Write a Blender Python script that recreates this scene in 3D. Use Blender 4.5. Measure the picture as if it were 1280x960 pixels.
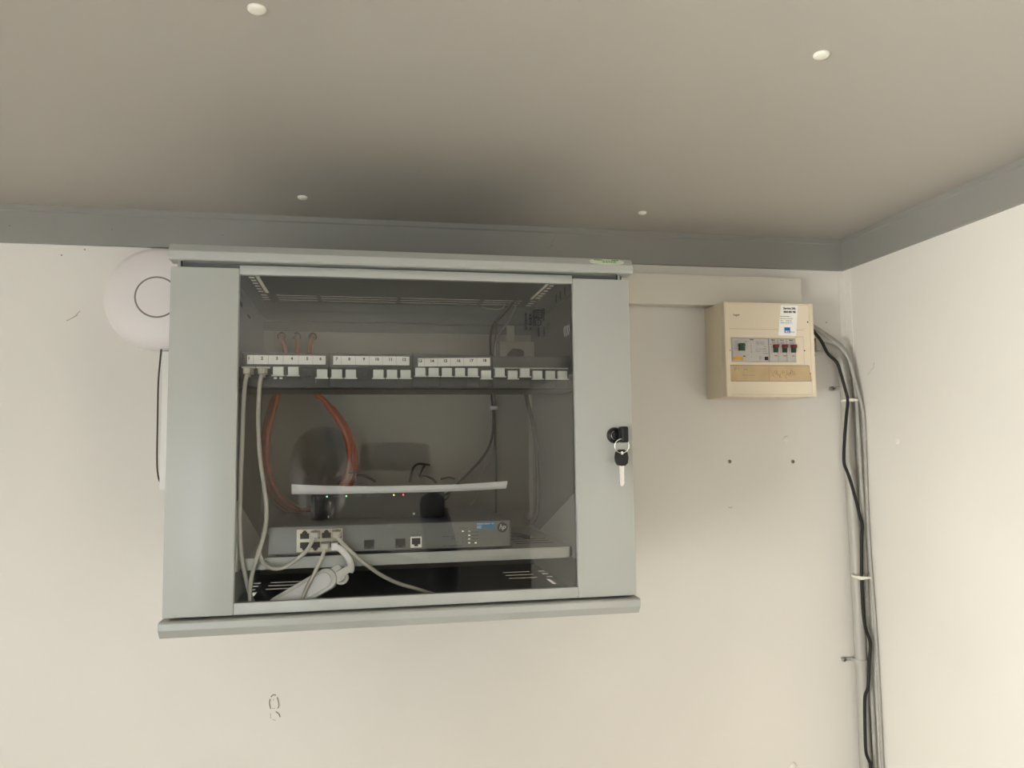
import bpy, bmesh, math, random
from mathutils import Vector, Matrix
random.seed(7)
for o in list(bpy.data.objects): bpy.data.objects.remove(o)
scene = bpy.context.scene
COL = scene.collection
ZO = 1600.0          # height of the cabinet door's lower edge above the floor (mm)
def V(x, y, z): return Vector((x*.001, y*.001, (z+ZO)*.001))

# ------------------------------------------------------------------ camera
cd = bpy.data.cameras.new('camera'); cam = bpy.data.objects.new('camera', cd); COL.objects.link(cam)
cd.sensor_width = 36; cd.lens = 960/1280*36; cd.clip_start = .01
R_, D_, F_ = Vector((.98238751,-.18642211,-.01271155)), Vector((.0033809,.08575168,-.9963108)), Vector((.1868244,.97872031,.08487165))
mw = Matrix(((R_.x,-D_.x,-F_.x,0),(R_.y,-D_.y,-F_.y,0),(R_.z,-D_.z,-F_.z,0),(0,0,0,1)))
mw.translation = V(240.4,-1350.0,199.2); cam.matrix_world = mw
scene.camera = cam
# ------------------------------------------------------------------ world, light, exposure
w = bpy.data.worlds.new('world'); scene.world = w; w.use_nodes = True
bg = w.node_tree.nodes['Background']; bg.inputs[0].default_value = (.80,.90,1,1); bg.inputs[1].default_value = .5
def area_light(name, loc, direction, sx, sy, power, col):
    l = bpy.data.lights.new(name,'AREA'); l.shape='RECTANGLE'; l.size=sx; l.size_y=sy; l.energy=power; l.color=col
    o = bpy.data.objects.new(name,l); COL.objects.link(o); o.location=loc
    o.rotation_euler = Vector(direction).to_track_quat('-Z','Y').to_euler(); return o
XL, XR, YR = -1260.0, 1169.4, -3700.0       # left wall, right wall, rear wall
ZF, ZC = -ZO, 605.0
ADDED_WIN = [(-2900,-1250,-800,130)]   # y0,y1,z0,z1 of the unseen window added in the left wall for the main light
ADDED_WINR = (-2720,-1900,-720,220)    # and of the smaller unseen one added in the right wall as fill
ADDED_DOOR = (-1180,-430,-1560,350)    # x0,x1,z0,z1 of the glazed door added in the unseen rear wall for frontal light
WIN_POWER, DOOR_POWER, WINR_POWER = 212, 34, 170
for i,(a,b,c,d) in enumerate(ADDED_WIN):
    area_light('added_daylight', V(XL-130,(a+b)/2,(c+d)/2), (1,0,0), (d-c)*.001, (b-a)*.001, WIN_POWER, (1,.985,.95))  # main lamp, outside the added left window
area_light('added_daylight', V(XR+130,(ADDED_WINR[0]+ADDED_WINR[1])/2,(ADDED_WINR[2]+ADDED_WINR[3])/2), (-1,0,0), (ADDED_WINR[3]-ADDED_WINR[2])*.001, (ADDED_WINR[1]-ADDED_WINR[0])*.001, WINR_POWER, (1,.95,.87))  # warm fill lamp, outside the added right window
area_light('added_daylight', V((ADDED_DOOR[0]+ADDED_DOOR[1])/2,YR-130,(ADDED_DOOR[2]+ADDED_DOOR[3])/2), (0,1,0), (ADDED_DOOR[1]-ADDED_DOOR[0])*.001, (ADDED_DOOR[3]-ADDED_DOOR[2])*.001, DOOR_POWER, (.9,1,1.15))  # frontal lamp, outside the added rear door
vs = scene.view_settings; vs.view_transform='Standard'; vs.look='None'; vs.gamma=1; vs.use_curve_mapping=False
vs.exposure = 0.07

# ------------------------------------------------------------------ materials
MATS = {}
def mat(name, col, rough=.5, metal=0, noise=0, nscale=30, bump=0, bscale=400, emit=0, spec=.5, col2=None, cscale=None, detail=4, coat=0):
    if name in MATS: return MATS[name]
    m = bpy.data.materials.new(name); m.use_nodes=True; nt=m.node_tree; b=nt.nodes['Principled BSDF']
    b.inputs['Base Color'].default_value=(*col,1); b.inputs['Roughness'].default_value=rough; b.inputs['Metallic'].default_value=metal
    b.inputs['Specular IOR Level'].default_value=spec
    tc=nt.nodes.new('ShaderNodeTexCoord')
    if noise or col2:
        n=nt.nodes.new('ShaderNodeTexNoise'); n.inputs['Scale'].default_value=nscale; n.inputs['Detail'].default_value=detail
        nt.links.new(tc.outputs['Object'],n.inputs['Vector'])
        r=nt.nodes.new('ShaderNodeValToRGB'); r.color_ramp.elements[0].position=.3; r.color_ramp.elements[1].position=.72
        c2 = col2 or tuple(c*(1-noise) for c in col)
        r.color_ramp.elements[0].color=(*c2,1); r.color_ramp.elements[1].color=(*col,1)
        nt.links.new(n.outputs['Fac'],r.inputs[0]); nt.links.new(r.outputs[0],b.inputs['Base Color'])
    if bump:
        n=nt.nodes.new('ShaderNodeTexNoise'); n.inputs['Scale'].default_value=bscale; nt.links.new(tc.outputs['Object'],n.inputs['Vector'])
        bp=nt.nodes.new('ShaderNodeBump'); bp.inputs['Strength'].default_value=bump; bp.inputs['Distance'].default_value=.001
        nt.links.new(n.outputs['Fac'],bp.inputs['Height']); nt.links.new(bp.outputs[0],b.inputs['Normal'])
    if emit:
        b.inputs['Emission Color'].default_value=(*col,1); b.inputs['Emission Strength'].default_value=emit
    MATS[name]=m; return m
def glass_mat(name, tint, rough=.0, fres=1.5):
    m=bpy.data.materials.new(name); m.use_nodes=True; nt=m.node_tree; nt.nodes.clear()
    out=nt.nodes.new('ShaderNodeOutputMaterial'); mx=nt.nodes.new('ShaderNodeMixShader')
    t=nt.nodes.new('ShaderNodeBsdfTransparent'); t.inputs[0].default_value=(*tint,1)
    g=nt.nodes.new('ShaderNodeBsdfGlossy'); g.inputs['Roughness'].default_value=rough; g.inputs[0].default_value=(1,1,1,1)
    f=nt.nodes.new('ShaderNodeFresnel'); f.inputs[0].default_value=fres
    nt.links.new(f.outputs[0],mx.inputs[0]); nt.links.new(t.outputs[0],mx.inputs[1]); nt.links.new(g.outputs[0],mx.inputs[2]); nt.links.new(mx.outputs[0],out.inputs[0])
    MATS[name]=m; return m
mat('wall',(.785,.745,.685),.55,noise=.07,nscale=2.2,bump=.06,bscale=260)
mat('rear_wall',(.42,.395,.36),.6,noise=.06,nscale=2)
mat('added_rear_panel',(.10,.09,.08),.6,noise=.1,nscale=4)  # for the added dado, dark so the cabinet glass mirrors less light
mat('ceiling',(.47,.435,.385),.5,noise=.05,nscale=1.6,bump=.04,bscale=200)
mat('trim',(.275,.268,.245),.42,noise=.08,nscale=3)
mat('floor',(.34,.31,.27),.6,noise=.25,nscale=12)
mat('cab',(.385,.392,.362),.32,noise=.05,nscale=6,bump=.05,bscale=900)
mat('back_panel',(.37,.345,.30),.5,noise=.08,nscale=5)
mat('shelf_grey',(.56,.57,.54),.4,noise=.05,nscale=9)
mat('cab_inner',(.135,.145,.135),.5,noise=.08,nscale=8)
mat('white_plastic',(.80,.78,.74),.35)
mat('ap_white',(.82,.765,.745),.4)
mat('black',(.012,.012,.012),.5,spec=.3)
mat('black_gloss',(.012,.012,.014),.15)
mat('black_ink',(.01,.01,.01),.7)
mat('dark_grey',(.055,.058,.06),.45)
mat('panel_grey',(.05,.052,.052),.42,noise=.15,nscale=60)
mat('shutter',(.86,.88,.83),.4)
mat('paper',(.93,.92,.93),.8)
mat('label_white',(.95,.93,.89),.7)
mat('orange',(.52,.105,.025),.45,noise=.2,nscale=90)
mat('beige_cord',(.52,.49,.42),.45)
mat('grey_cable',(.40,.385,.345),.5,noise=.12,nscale=20)
mat('dark_cable',(.035,.035,.034),.5)
mat('brown_cable',(.05,.042,.036),.5)
mat('switch_face',(.185,.188,.182),.4,metal=.3,noise=.05,nscale=40)
mat('switch_body',(.085,.09,.095),.45)
mat('chrome',(.80,.79,.76),.25,metal=1)
mat('steel',(.55,.54,.51),.35,metal=1)
mat('port_gold',(.62,.58,.47),.4,metal=.3)
mat('hole',(.012,.011,.010),.8)
mat('blue_label',(.04,.22,.40),.5)
mat('blue_logo',(.01,.12,.40),.5)
mat('hp_dark',(.04,.042,.045),.4)
mat('pale_grey',(.62,.63,.62),.4)
mat('cream',(.82,.71,.54),.42,noise=.05,nscale=9)
mat('cream_strip',(.62,.455,.25),.5,noise=.22,nscale=25)
mat('breaker_grey',(.52,.49,.455),.45)
mat('toggle_green',(.005,.04,.018),.35)
mat('toggle_red',(.15,.008,.01),.35)
mat('yellow',(.72,.36,.03),.5)
mat('grey_ink',(.22,.21,.19),.7)
mat('brown_ink',(.26,.20,.13),.7)
mat('red_ink',(.20,.02,.02),.7)
mat('duct_cream',(.70,.665,.57),.42)
mat('socket_cream',(.50,.47,.40),.45)
mat('pipe_grey',(.43,.41,.365),.4)
mat('cap_white',(.82,.78,.68),.3)
mat('screw_grey',(.28,.27,.25),.4,metal=.7)
mat('scuff',(.20,.15,.115),.8)
mat('scuff_faint',(.44,.39,.33),.8)
mat('shaded_skin',(.11,.072,.055),.5); mat('shirt',(.022,.025,.032),.85,noise=.3,nscale=40); mat('trousers',(.03,.033,.045),.9); mat('hair',(.03,.02,.015),.6); mat('shoe',(.02,.02,.02),.6)  # skin: shade on the face is put into its dark colour
mat('led_green',(.15,1,.3),.4,emit=4); mat('led_amber',(1,.55,.1),.4,emit=5); mat('led_red',(1,.05,.08),.4,emit=5); mat('led_white',(.9,.95,.8),.4,emit=.7)
mat('led_dim',(.75,.9,.5),.4,emit=.4); mat('led_lime',(.6,1,.45),.4,emit=1.2)
mat('green_ink',(.08,.25,.07),.6); mat('badge',(.62,.64,.52),.35)
mat('window_frame',(.75,.75,.73),.4)
glass_mat('smoked_glass',(.93,.93,.915)); glass_mat('window_glass',(.97,.98,.97))

# ------------------------------------------------------------------ mesh helpers (millimetres, scene coordinates)
def nb(): return bmesh.new()
def box(bm,x0,x1,y0,y1,z0,z1,bev=0,seg=2):
    vs_=[bm.verts.new((x,y,z)) for x in (x0,x1) for y in (y0,y1) for z in (z0,z1)]
    fs=[bm.faces.new([vs_[i] for i in q]) for q in ((0,1,3,2),(4,6,7,5),(0,4,5,1),(2,3,7,6),(0,2,6,4),(1,5,7,3))]
    if bev:
        es=set(e for f in fs for e in f.edges)
        bmesh.ops.bevel(bm,geom=list(es),offset=bev,segments=seg,profile=.6,affect='EDGES')
    return bm
def prism(bm,poly,axis,a0,a1,bev=0):
    """poly: list of 2D points; axis 'x': (y,z), 'y': (x,z), 'z': (x,y)"""
    def P(p,a): return {'x':(a,p[0],p[1]),'y':(p[0],a,p[1]),'z':(p[0],p[1],a)}[axis]
    A=[bm.verts.new(P(p,a0)) for p in poly]; B=[bm.verts.new(P(p,a1)) for p in poly]
    fs=[bm.faces.new(A),bm.faces.new(B[::-1])]
    n=len(poly)
    for i in range(n): fs.append(bm.faces.new((A[i],B[i],B[(i+1)%n],A[(i+1)%n])))
    bmesh.ops.recalc_face_normals(bm,faces=fs)
    if bev:
        es=[e for f in fs[:2] for e in f.edges]
        bmesh.ops.bevel(bm,geom=es,offset=bev,segments=2,profile=.6,affect='EDGES')
    return bm
def rrect(x0,x1,z0,z1,r,n=5):
    pts=[]
    for cx,cz,a0 in ((x1-r,z1-r,0),(x0+r,z1-r,90),(x0+r,z0+r,180),(x1-r,z0+r,270)):
        for k in range(n+1):
            a=math.radians(a0+90*k/n); pts.append((cx+r*math.cos(a),cz+r*math.sin(a)))
    return pts
def circ(cx,cz,r,n=24,rz=None): return [(cx+r*math.cos(2*math.pi*k/n),cz+(rz or r)*math.sin(2*math.pi*k/n)) for k in range(n)]
def smooth_path(pts,sub=6):
    P=[Vector(p) for p in pts]
    if len(P)<3 or sub<2: return P
    Q=[P[0]*2-P[1]]+P+[P[-1]*2-P[-2]]; out=[]
    for i in range(1,len(Q)-2):
        a,b,c,d=Q[i-1:i+3]
        for k in range(sub):
            t=k/sub; out.append(.5*((2*b)+(c-a)*t+(2*a-5*b+4*c-d)*t*t+(3*b-a-3*c+d)*t**3))
    out.append(P[-1]); return out
def tube(bm,pts,r,seg=8,sub=6,flat=1.0):
    P=smooth_path(pts,sub); rad=r if isinstance(r,(list,tuple)) else None
    up=None; rings=[]
    for i,p in enumerate(P):
        t=(P[min(i+1,len(P)-1)]-P[max(i-1,0)]).normalized()
        if up is None:
            up=Vector((0,1,0)) if abs(t.y)<.9 else Vector((1,0,0))
        n=(up-t*up.dot(t)).normalized(); up=n; bn=t.cross(n)
        rr=r if rad is None else rad[min(int(i/max(1,len(P)-1)*(len(rad)-1)+.5),len(rad)-1)]
        rings.append([bm.verts.new(p+n*(rr*flat*math.cos(2*math.pi*k/seg))+bn*(rr*math.sin(2*math.pi*k/seg))) for k in range(seg)])
    fs=[]
    for a,b in zip(rings,rings[1:]):
        for k in range(seg): fs.append(bm.faces.new((a[k],a[(k+1)%seg],b[(k+1)%seg],b[k])))
    fs.append(bm.faces.new(rings[0][::-1])); fs.append(bm.faces.new(rings[-1]))
    bmesh.ops.recalc_face_normals(bm,faces=fs)
    return bm
def cyl(bm,p0,p1,r,seg=20): return tube(bm,[p0,p1],r,seg,1)
def lathe(bm,c,prof,axis='y',seg=40,sx=1):
    """prof: (radius, along-axis) pairs; axis 'y' or 'z'"""
    rings=[]
    for r,h in prof:
        ring=[]
        for k in range(seg):
            a=2*math.pi*k/seg; u,v=r*math.cos(a)*sx,r*math.sin(a)
            ring.append(bm.verts.new((c[0]+u,c[1]+h,c[2]+v) if axis=='y' else ((c[0]+u,c[1]+v,c[2]+h) if axis=='z' else (c[0]+h,c[1]+u,c[2]+v))))
        rings.append(ring)
    fs=[]
    for a,b in zip(rings,rings[1:]):
        for k in range(seg): fs.append(bm.faces.new((a[k],a[(k+1)%seg],b[(k+1)%seg],b[k])))
    fs.append(bm.faces.new(rings[0])); fs.append(bm.faces.new(rings[-1]))
    bmesh.ops.recalc_face_normals(bm,faces=fs); return bm
def plate_holes(bm,x0,x1,y0,y1,z0,z1,holes):
    xs=sorted({x0,x1,*[h[0] for h in holes],*[h[1] for h in holes]}); ys=sorted({y0,y1,*[h[2] for h in holes],*[h[3] for h in holes]})
    for j in range(len(ys)-1):
        ym=(ys[j]+ys[j+1])/2; start=None
        for i in range(len(xs)-1):
            xm=(xs[i]+xs[i+1])/2; solid=not any(h[0]<xm<h[1] and h[2]<ym<h[3] for h in holes)
            if solid and start is None: start=xs[i]
            if (not solid) and start is not None: box(bm,start,xs[i],ys[j],ys[j+1],z0,z1); start=None
        if start is not None: box(bm,start,xs[-1],ys[j],ys[j+1],z0,z1)
    return bm
def root_loc(p):
    while p.parent: p=p.parent
    return p.location
def setp(o,label=None,cat=None,group=None,kind=None):
    for k,v in (('label',label),('category',cat),('group',group),('kind',kind)):
        if v: o[k]=v
    return o
def mesh_from(name,bm,loc,smooth):
    bmesh.ops.remove_doubles(bm,verts=bm.verts,dist=1e-4) if False else None
    for v in bm.verts: v.co=V(*v.co)-loc
    me=bpy.data.meshes.new(name); bm.to_mesh(me); bm.free()
    if smooth:
        for p in me.polygons: p.use_smooth=True
        try: me.set_sharp_from_angle(angle=math.radians(smooth if smooth is not True else 40))
        except Exception: pass
    return me
def obj(name,bm,m,parent=None,smooth=False,loc=None,label=None,cat=None,group=None,kind=None):
    if parent is not None: base=root_loc(parent)
    elif loc is not None: base=V(*loc)
    else: base=Vector((0,0,0))
    me=mesh_from(name,bm,base.copy(),smooth); me.materials.append(MATS[m])
    o=bpy.data.objects.new(name,me); COL.objects.link(o)
    if parent is not None: o.parent=parent
    else: o.location=base
    return setp(o,label,cat,group,kind)
def thing(name,loc,label,cat,group=None):
    o=bpy.data.objects.new(name,None); o.empty_display_size=.02; COL.objects.link(o); o.location=V(*loc)
    return setp(o,label,cat,group)
def bx(name,m,parent,x0,x1,y0,y1,z0,z1,bev=0,**k): return obj(name,box(nb(),x0,x1,y0,y1,z0,z1,bev),m,parent,smooth=bool(bev),**k)
def copy_piece(src,parent,dx=0,dy=0,dz=0):
    c=src.copy(); COL.objects.link(c); c.parent=parent; c.location=src.location+Vector((dx,dy,dz))*.001
    return c
def text_bm(s,size,cx,y,cz,align='CENTER',rot=0,shear=0,bold=0,depth=.12,xs=1):
    """text facing -Y, centred on (cx,cz); size = cap height-ish in mm"""
    cu=bpy.data.curves.new('t','FONT'); cu.body=s; cu.size=size/.72; cu.align_x=align; cu.align_y='CENTER'; cu.shear=shear; cu.offset=bold; cu.resolution_u=2
    o=bpy.data.objects.new('t',cu); COL.objects.link(o)
    dg=bpy.context.evaluated_depsgraph_get(); dg.update(); me=bpy.data.meshes.new_from_object(o.evaluated_get(dg))
    bpy.data.objects.remove(o); bpy.data.curves.remove(cu)
    bm=nb(); bm.from_mesh(me); bpy.data.meshes.remove(me)
    r=bmesh.ops.extrude_face_region(bm,geom=list(bm.faces)); 
    for v in [g for g in r['geom'] if isinstance(g,bmesh.types.BMVert)]: v.co.z+=depth
    c,sn=math.cos(rot),math.sin(rot)
    for v in bm.verts:
        a,b,h=v.co.x*xs,v.co.y,v.co.z; v.co=(cx+a*c-b*sn, y-h, cz+a*sn+b*c)
    bmesh.ops.recalc_face_normals(bm,faces=bm.faces); return bm
def scribble(bm,x0,x1,z0,z1,y,rows,seed,h=.5,dens=.75,vertical=False):
    """rows of tiny illegible print: short ink bars"""
    rd=random.Random(seed)
    for r in range(rows):
        zc=z1-(r+.5)*(z1-z0)/rows if not vertical else x0+(r+.5)*(x1-x0)/rows
        a,b=(x0,x1) if not vertical else (z0,z1)
        t=a; end=b-(b-a)*rd.random()*.25
        while t<end:
            l=(b-a)*(.04+.10*rd.random()); l=min(l,end-t)
            if rd.random()<dens:
                hh=h*(.6+.5*rd.random())
                if not vertical: box(bm,t,t+l,y-.08,y,zc-hh,zc+hh)
                else: box(bm,zc-hh,zc+hh,y-.08,y,t,t+l)
            t+=l+(b-a)*.025
    return bm

# ================================================================== SETTING
S='structure'
def struct(name,bm,m,**k): return obj(name,bm,m,kind=S,**k)
struct('floor',box(nb(),XL-200,XR+120,YR-120,120,ZF-100,ZF),'floor')
ceiling=struct('ceiling',box(nb(),XL-200,XR+120,YR-120,120,ZC,ZC+80),'ceiling')
wall_far=struct('wall_far',box(nb(),XL-200,XR+120,0,120,ZF,ZC),'wall')
b=nb(); a,c,d,e=ADDED_WINR
box(b,XR,XR+120,YR,a,ZF,ZC); box(b,XR,XR+120,c,0,ZF,ZC); box(b,XR,XR+120,a,c,ZF,d); box(b,XR,XR+120,a,c,e,ZC)
wall_right=struct('wall_right',b,'wall')
b=nb()
for q in ((a,a+45,d,e),(c-45,c,d,e),(a+45,c-45,d,d+45),(a+45,c-45,e-45,e)): box(b,XR+30,XR+80,q[0],q[1],q[2],q[3])
f=struct('window_2',b,'window_frame'); bx('pane','window_glass',f,XR+54,XR+58,a+45,c-45,d+45,e-45); bx('window_sill','window_frame',f,XR-60,XR+30,a-30,c+30,d-22,d,3)  # unseen window, added to let in fill light from the right
b=nb(); box(b,XL-200,ADDED_DOOR[0],YR-120,YR,ZF,ZC); box(b,ADDED_DOOR[1],XR+120,YR-120,YR,ZF,ZC); box(b,ADDED_DOOR[0],ADDED_DOOR[1],YR-120,YR,ZF,ADDED_DOOR[2]); box(b,ADDED_DOOR[0],ADDED_DOOR[1],YR-120,YR,ADDED_DOOR[3],ZC)
wr=struct('wall_rear',b,'rear_wall')
bx('added_wainscot','added_rear_panel',wr,ADDED_DOOR[1]+40,XR,YR,YR+18,ZF,-400); bx('added_wainscot','added_rear_panel',wr,XL,ADDED_DOOR[0]-20,YR,YR+18,ZF,-400)  # unseen dark dado, added to darken the lower reflection in the glass
b=nb(); x0,x1,z0,z1=ADDED_DOOR
for q in ((x0,x0+60,z0,z1),(x1-60,x1,z0,z1),(x0+60,x1-60,z0,z0+90),(x0+60,x1-60,z1-60,z1)): box(b,q[0],q[1],YR-80,YR-35,q[2],q[3])
dr=struct('added_door_1',b,'window_frame'); bx('pane','window_glass',dr,x0+60,x1-60,YR-60,YR-56,z0+90,z1-60)  # unseen door, added to light the far wall from the front
obj('door_handle',tube(nb(),[(x1-30,YR-35,-560),(x1-30,YR+12,-560),(x1-50,YR+16,-560),(x1-150,YR+16,-562)],9,10,4),'steel',dr,smooth=True)
b=nb()   # left wall with the opening of the added window
edges=[YR]+[v for q in sorted(ADDED_WIN) for v in q[:2]]+[0]
for i in range(0,len(edges),2): box(b,XL-120,XL,edges[i],edges[i+1],ZF,ZC)
for a,c,d,e in ADDED_WIN: box(b,XL-120,XL,a,c,ZF,d); box(b,XL-120,XL,a,c,e,ZC)
struct('wall_left',b,'wall')
for i,(a,c,d,e) in enumerate(ADDED_WIN):
    b=nb()
    for q in ((a,a+45,d,e),(c-45,c,d,e),(a,c,d,d+45),(a,c,e-45,e),((a+c)/2-25,(a+c)/2+25,d,e)): box(b,XL-80,XL-30,q[0],q[1],q[2],q[3])
    f=struct('window_%d'%(i+1),b,'window_frame')  # unseen window, added as the source of the light from the left
    for k in (0,1):
        y0=a+45 if k==0 else (a+c)/2+25; y1=(a+c)/2-25 if k==0 else c-45
        bx('pane','window_glass',f,XL-58,XL-54,y0,y1,d+45,e-45)
    bx('window_sill','window_frame',f,XL-30,XL+60,a-30,c+30,d-22,d,3)
# grey sheet trims under the ceiling and the thin corner angle
trim=struct('trim_1',prism(nb(),[(0,542.5),(-5,542.5),(-6,543.5),(-6,594),(-8,596),(-8,605),(0,605)],'x',XL,XR-6),'trim')
trim2=struct('trim_2',prism(nb(),[(XR,542.5),(XR-5,542.5),(XR-6,543.5),(XR-6,594),(XR-8,596),(XR-8,605),(XR,605)],'y',YR,-.6),'trim')
struct('trim_3',prism(nb(),[(XR,-22),(XR-1.2,-22),(XR-1.2,-1.2),(XR-12,-1.2),(XR-12,0),(XR,0)],'z',ZF,542.5),'wall')
# little nails and scratches
def nail(parent,x,z,y,r=1.1,m='scuff'): obj('nail_hole' if m=='scuff' else 'nail',lathe(nb(),(x,y,z),[(r*.2,-.5),(r,-.3),(r,0)],seg=10),m,parent)
for x,z in ((-336.7,599.8),(-326,569.8),(-172.9,569.6),(.5,567.2),(574,571.5)): nail(trim,x,z,-6,1.0)
for x,z in ((-249.8,525.4),(-215.2,536),(1127.9,439.7)): nail(wall_far,x,z,0,1.2)
obj('scratch',tube(nb(),[(586,-6.1,596),(580,-6.1,585),(573,-6.1,570),(566,-6.1,564)],.5,5,3,.3),'grey_ink',trim)
for seg in ([(-239,417),(-233,420),(-226,425.5),(-219,434)],[(-231,421),(-222,427)],): obj('scratch',tube(nb(),[(x,-.1,z) for x,z in seg],.7,5,3,.3),'scuff_faint',wall_far)
rd=random.Random(3)
for lo in ([(88,-203),(87,-210),(89,-219)],[(89,-200),(93,-197),(97,-198)],[(99,-201),(101,-208),(102,-215),(100,-219)],[(97,-224),(102,-228),(104,-233)],[(89,-226),(89,-234)],[(92,-236),(97,-238)],[(91,-218),(96,-219)],[(94,-203),(92,-206)]):
    obj('scuff_mark',tube(nb(),[(x,-.1,z) for x,z in lo],.9 if len(lo)>2 else .55,5,3,.3),'scuff' if len(lo)>2 else 'scuff_faint',wall_far)
for lo in ([(-80,344),(-74,340),(-69,337)],[(-68,336),(-60,330)],[(-80,352),(-79,346)]):
    obj('scratch',tube(nb(),[(XR-.1,y,z) for y,z in lo],.6,5,3,.3),'scuff_faint',wall_right)

# ================================================================== ceiling and wall screw caps
def screw_cap(loc,normal,label,group,r=9,h=4.2,m='cap_white'):
    bm=lathe(nb(),(0,0,0),[(r*.98,0),(r,-.12*h),(r*.97,-.45*h),(r*.85,-.72*h),(r*.6,-.92*h),(r*.25,-h),(.01,-h)],seg=28)
    for v in bm.verts:
        x,y,z=v.co
        if normal=='ceil': v.co=(loc[0]+x,loc[1]+z,loc[2]+y)
        elif normal=='far': v.co=(loc[0]+x,loc[1]+y,loc[2]+z)
        else: v.co=(loc[0]+y,loc[1]+x,loc[2]+z)
    return obj('screw_cover',bm,m,smooth=True,loc=loc,label=label,cat='screw cap',group=group)
g='plastic screw caps on the ceiling'
screw_cap((141,-647,ZC),'ceil','white plastic screw cap on the ceiling nearest the top left edge',g,8.6)
screw_cap((705,-657,ZC),'ceil','white plastic screw cap on the ceiling at upper right',g,8.6)
screw_cap((140,-114,ZC),'ceil','small white screw cap on the ceiling above the cabinet left half',g,8.0)
screw_cap((709,-118,ZC),'ceil','small white screw cap on the ceiling above the cabinet right corner',g,7.4)
screw_cap((1031.4,0,212),'far','flat painted-over screw cap on the wall below the fuse box','painted screw caps on the walls',6.5,1.2,'wall')
screw_cap((XR,-130.5,205.8),'right','flat painted-over screw cap on the right side wall','painted screw caps on the walls',7,1.4,'wall')
screw_cap((1016.2,0,-388),'far','raised cream screw cap low on the wall left of the conduit','plastic screw caps on the far wall',6.5,3.4)
def screw(loc,label,r=3.6,group='bare screws in the far wall'):
    t=thing('screw',loc,label,'screw',group); x,y,z=loc
    obj('screw_head',lathe(nb(),loc,[(r,0),(r,-.8),(r*.8,-1.6),(r*.3,-2),(.01,-2)],seg=16),'screw_grey',t,smooth=True)
    b=nb(); box(b,x-r*.6,x+r*.6,y-2.1,y-1.9,z-.4,z+.4); box(b,x-.4,x+.4,y-2.1,y-1.9,z-r*.6,z+r*.6)
    obj('cross_slot',b,'hole',t)
screw((912.8,0,171.2),'bare metal screw in the wall below the fuse box left edge')
screw((1042.8,0,169.2),'bare metal screw in the wall below the fuse box right edge')
obj('scuff_mark',tube(nb(),[(907,-.1,87),(911,-.1,85),(915,-.1,87)],.7,5,3,.3),'scuff_faint',wall_far)

# ================================================================== access point with its cable and small duct
t=thing('access_point',(-103,0,366),'round white plastic wireless access point beside the cabinet','access point')
c=(-95,0,454)
prof=[(84,0),(86,-3),(86.5,-8),(85,-13),(78,-19),(66,-24),(50,-27.5),(34.5,-29.2)]
obj('housing',lathe(nb(),c,prof+[(34.4,-29.2),(34,-28)],seg=72),'ap_white',t,smooth=50)
ring=lathe(nb(),c,[(31.5,-27.6),(34.6,-27.6),(34.6,-29.0),(31.5,-29.0)],seg=72); obj('light_ring',ring,'grey_ink',t,smooth=50,label='thin dark ring around the centre')
obj('center_dome',lathe(nb(),c,[(31.6,-27.5),(31.6,-29.6),(22,-30.4),(10,-30.8),(.01,-30.9)],seg=72),'ap_white',t,smooth=50)
obj('access_point_cable',tube(nb(),[(-90,-13,372),(-91.5,-14,345),(-93,-14,313),(-92.6,-14,247.7),(-92,-14,195),(-90.5,-14,170),(-86.5,-14,154.5),(-77,-14,145),(-55,-14,140),(-25,-14,139),(3.5,-14,139)],1.4,8),'brown_cable',loc=(-90,-13,145),smooth=True,label='thin dark cable hanging below the round access point',cat='cable')
t=thing('cable_duct',(-75,0,140),'narrow white cable duct below the access point behind the cabinet edge','cable duct')
bx('duct_base','white_plastic',t,-88,-50,-3,0,140,368,.8); bx('duct_cover','white_plastic',t,-87,-51,-17,-3,142,367,2)

# ================================================================== NETWORK CABINET
cab=thing('network_cabinet',(300,-172,-22),'light grey wall-mounted network cabinet with glass door','cabinet')
YD=-345.0
for n,x0,x1 in (('outer_side_panel',4,7),('outer_side_panel',593,596)): bx(n,'cab',cab,x0,x1,-326,-1,-5,459)
sp=nb(); box(sp,66,69.5,-312,-1,-2,456); box(sp,69.5,74,-300,-12,422,439)
obj('inner_side_panel',sp,'cab_inner',cab)
sp=nb(); box(sp,533.5,537,-312,-1,-2,456); box(sp,529,533.5,-300,-12,422,439)
obj('inner_side_panel',sp,'cab_inner',cab)
# black slots in the right side rail / left side panel
for y in (-268,-240,-214): bx('rail_slot','hole',cab,528.6,529.1,y,y+5,425,437)
bx('rail_slot','hole',cab,69.4,70,-285,-235,402,408); bx('rail_slot','hole',cab,69.4,70,-190,-160,398,402)
# rack rails at the front
for x0,x1 in ((40,66),(537,563)): bx('rack_rail','cab_inner',cab,x0,x1,-314,-311,0,455)
# top and bottom plates with ventilation slots
def vent_holes(yb,ys,cross=((96,160),(166,292),(298,434),(440,507))):
    h=[]
    for side in (0,1):
        def m(a,b): return (a,b) if side==0 else (603-b,603-a)
        x=m(80.5,86.5); h.append((x[0],x[1],ys[0],ys[1]))
        if ys[2]: h.append((x[0],x[1],ys[2],ys[3]))
        y=ys[0]
        while y<ys[1]-3:
            x=m(68.5+2,78.5); h.append((x[0],x[1],y+4,y+17)); y+=20
        for y in yb: x=m(70.5,81); h.append((x[0],x[1],y,y+11))
    for y in yb:
        for x0,x1 in cross: h.append((x0,x1,y+1,y+9))
    return h
obj('top_plate',plate_holes(nb(),7,593,-330,-1,456,456.8,vent_holes((-62,-42,-22),(-215,-72,0,0))),'cab_inner',cab)
obj('bottom_plate',plate_holes(nb(),7,593,-330,-1,-2.8,-2,vent_holes((-150,-120,-92),(-318,-235,-212,-165),((96,182),(462,507)))),'cab_inner',cab)
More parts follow.
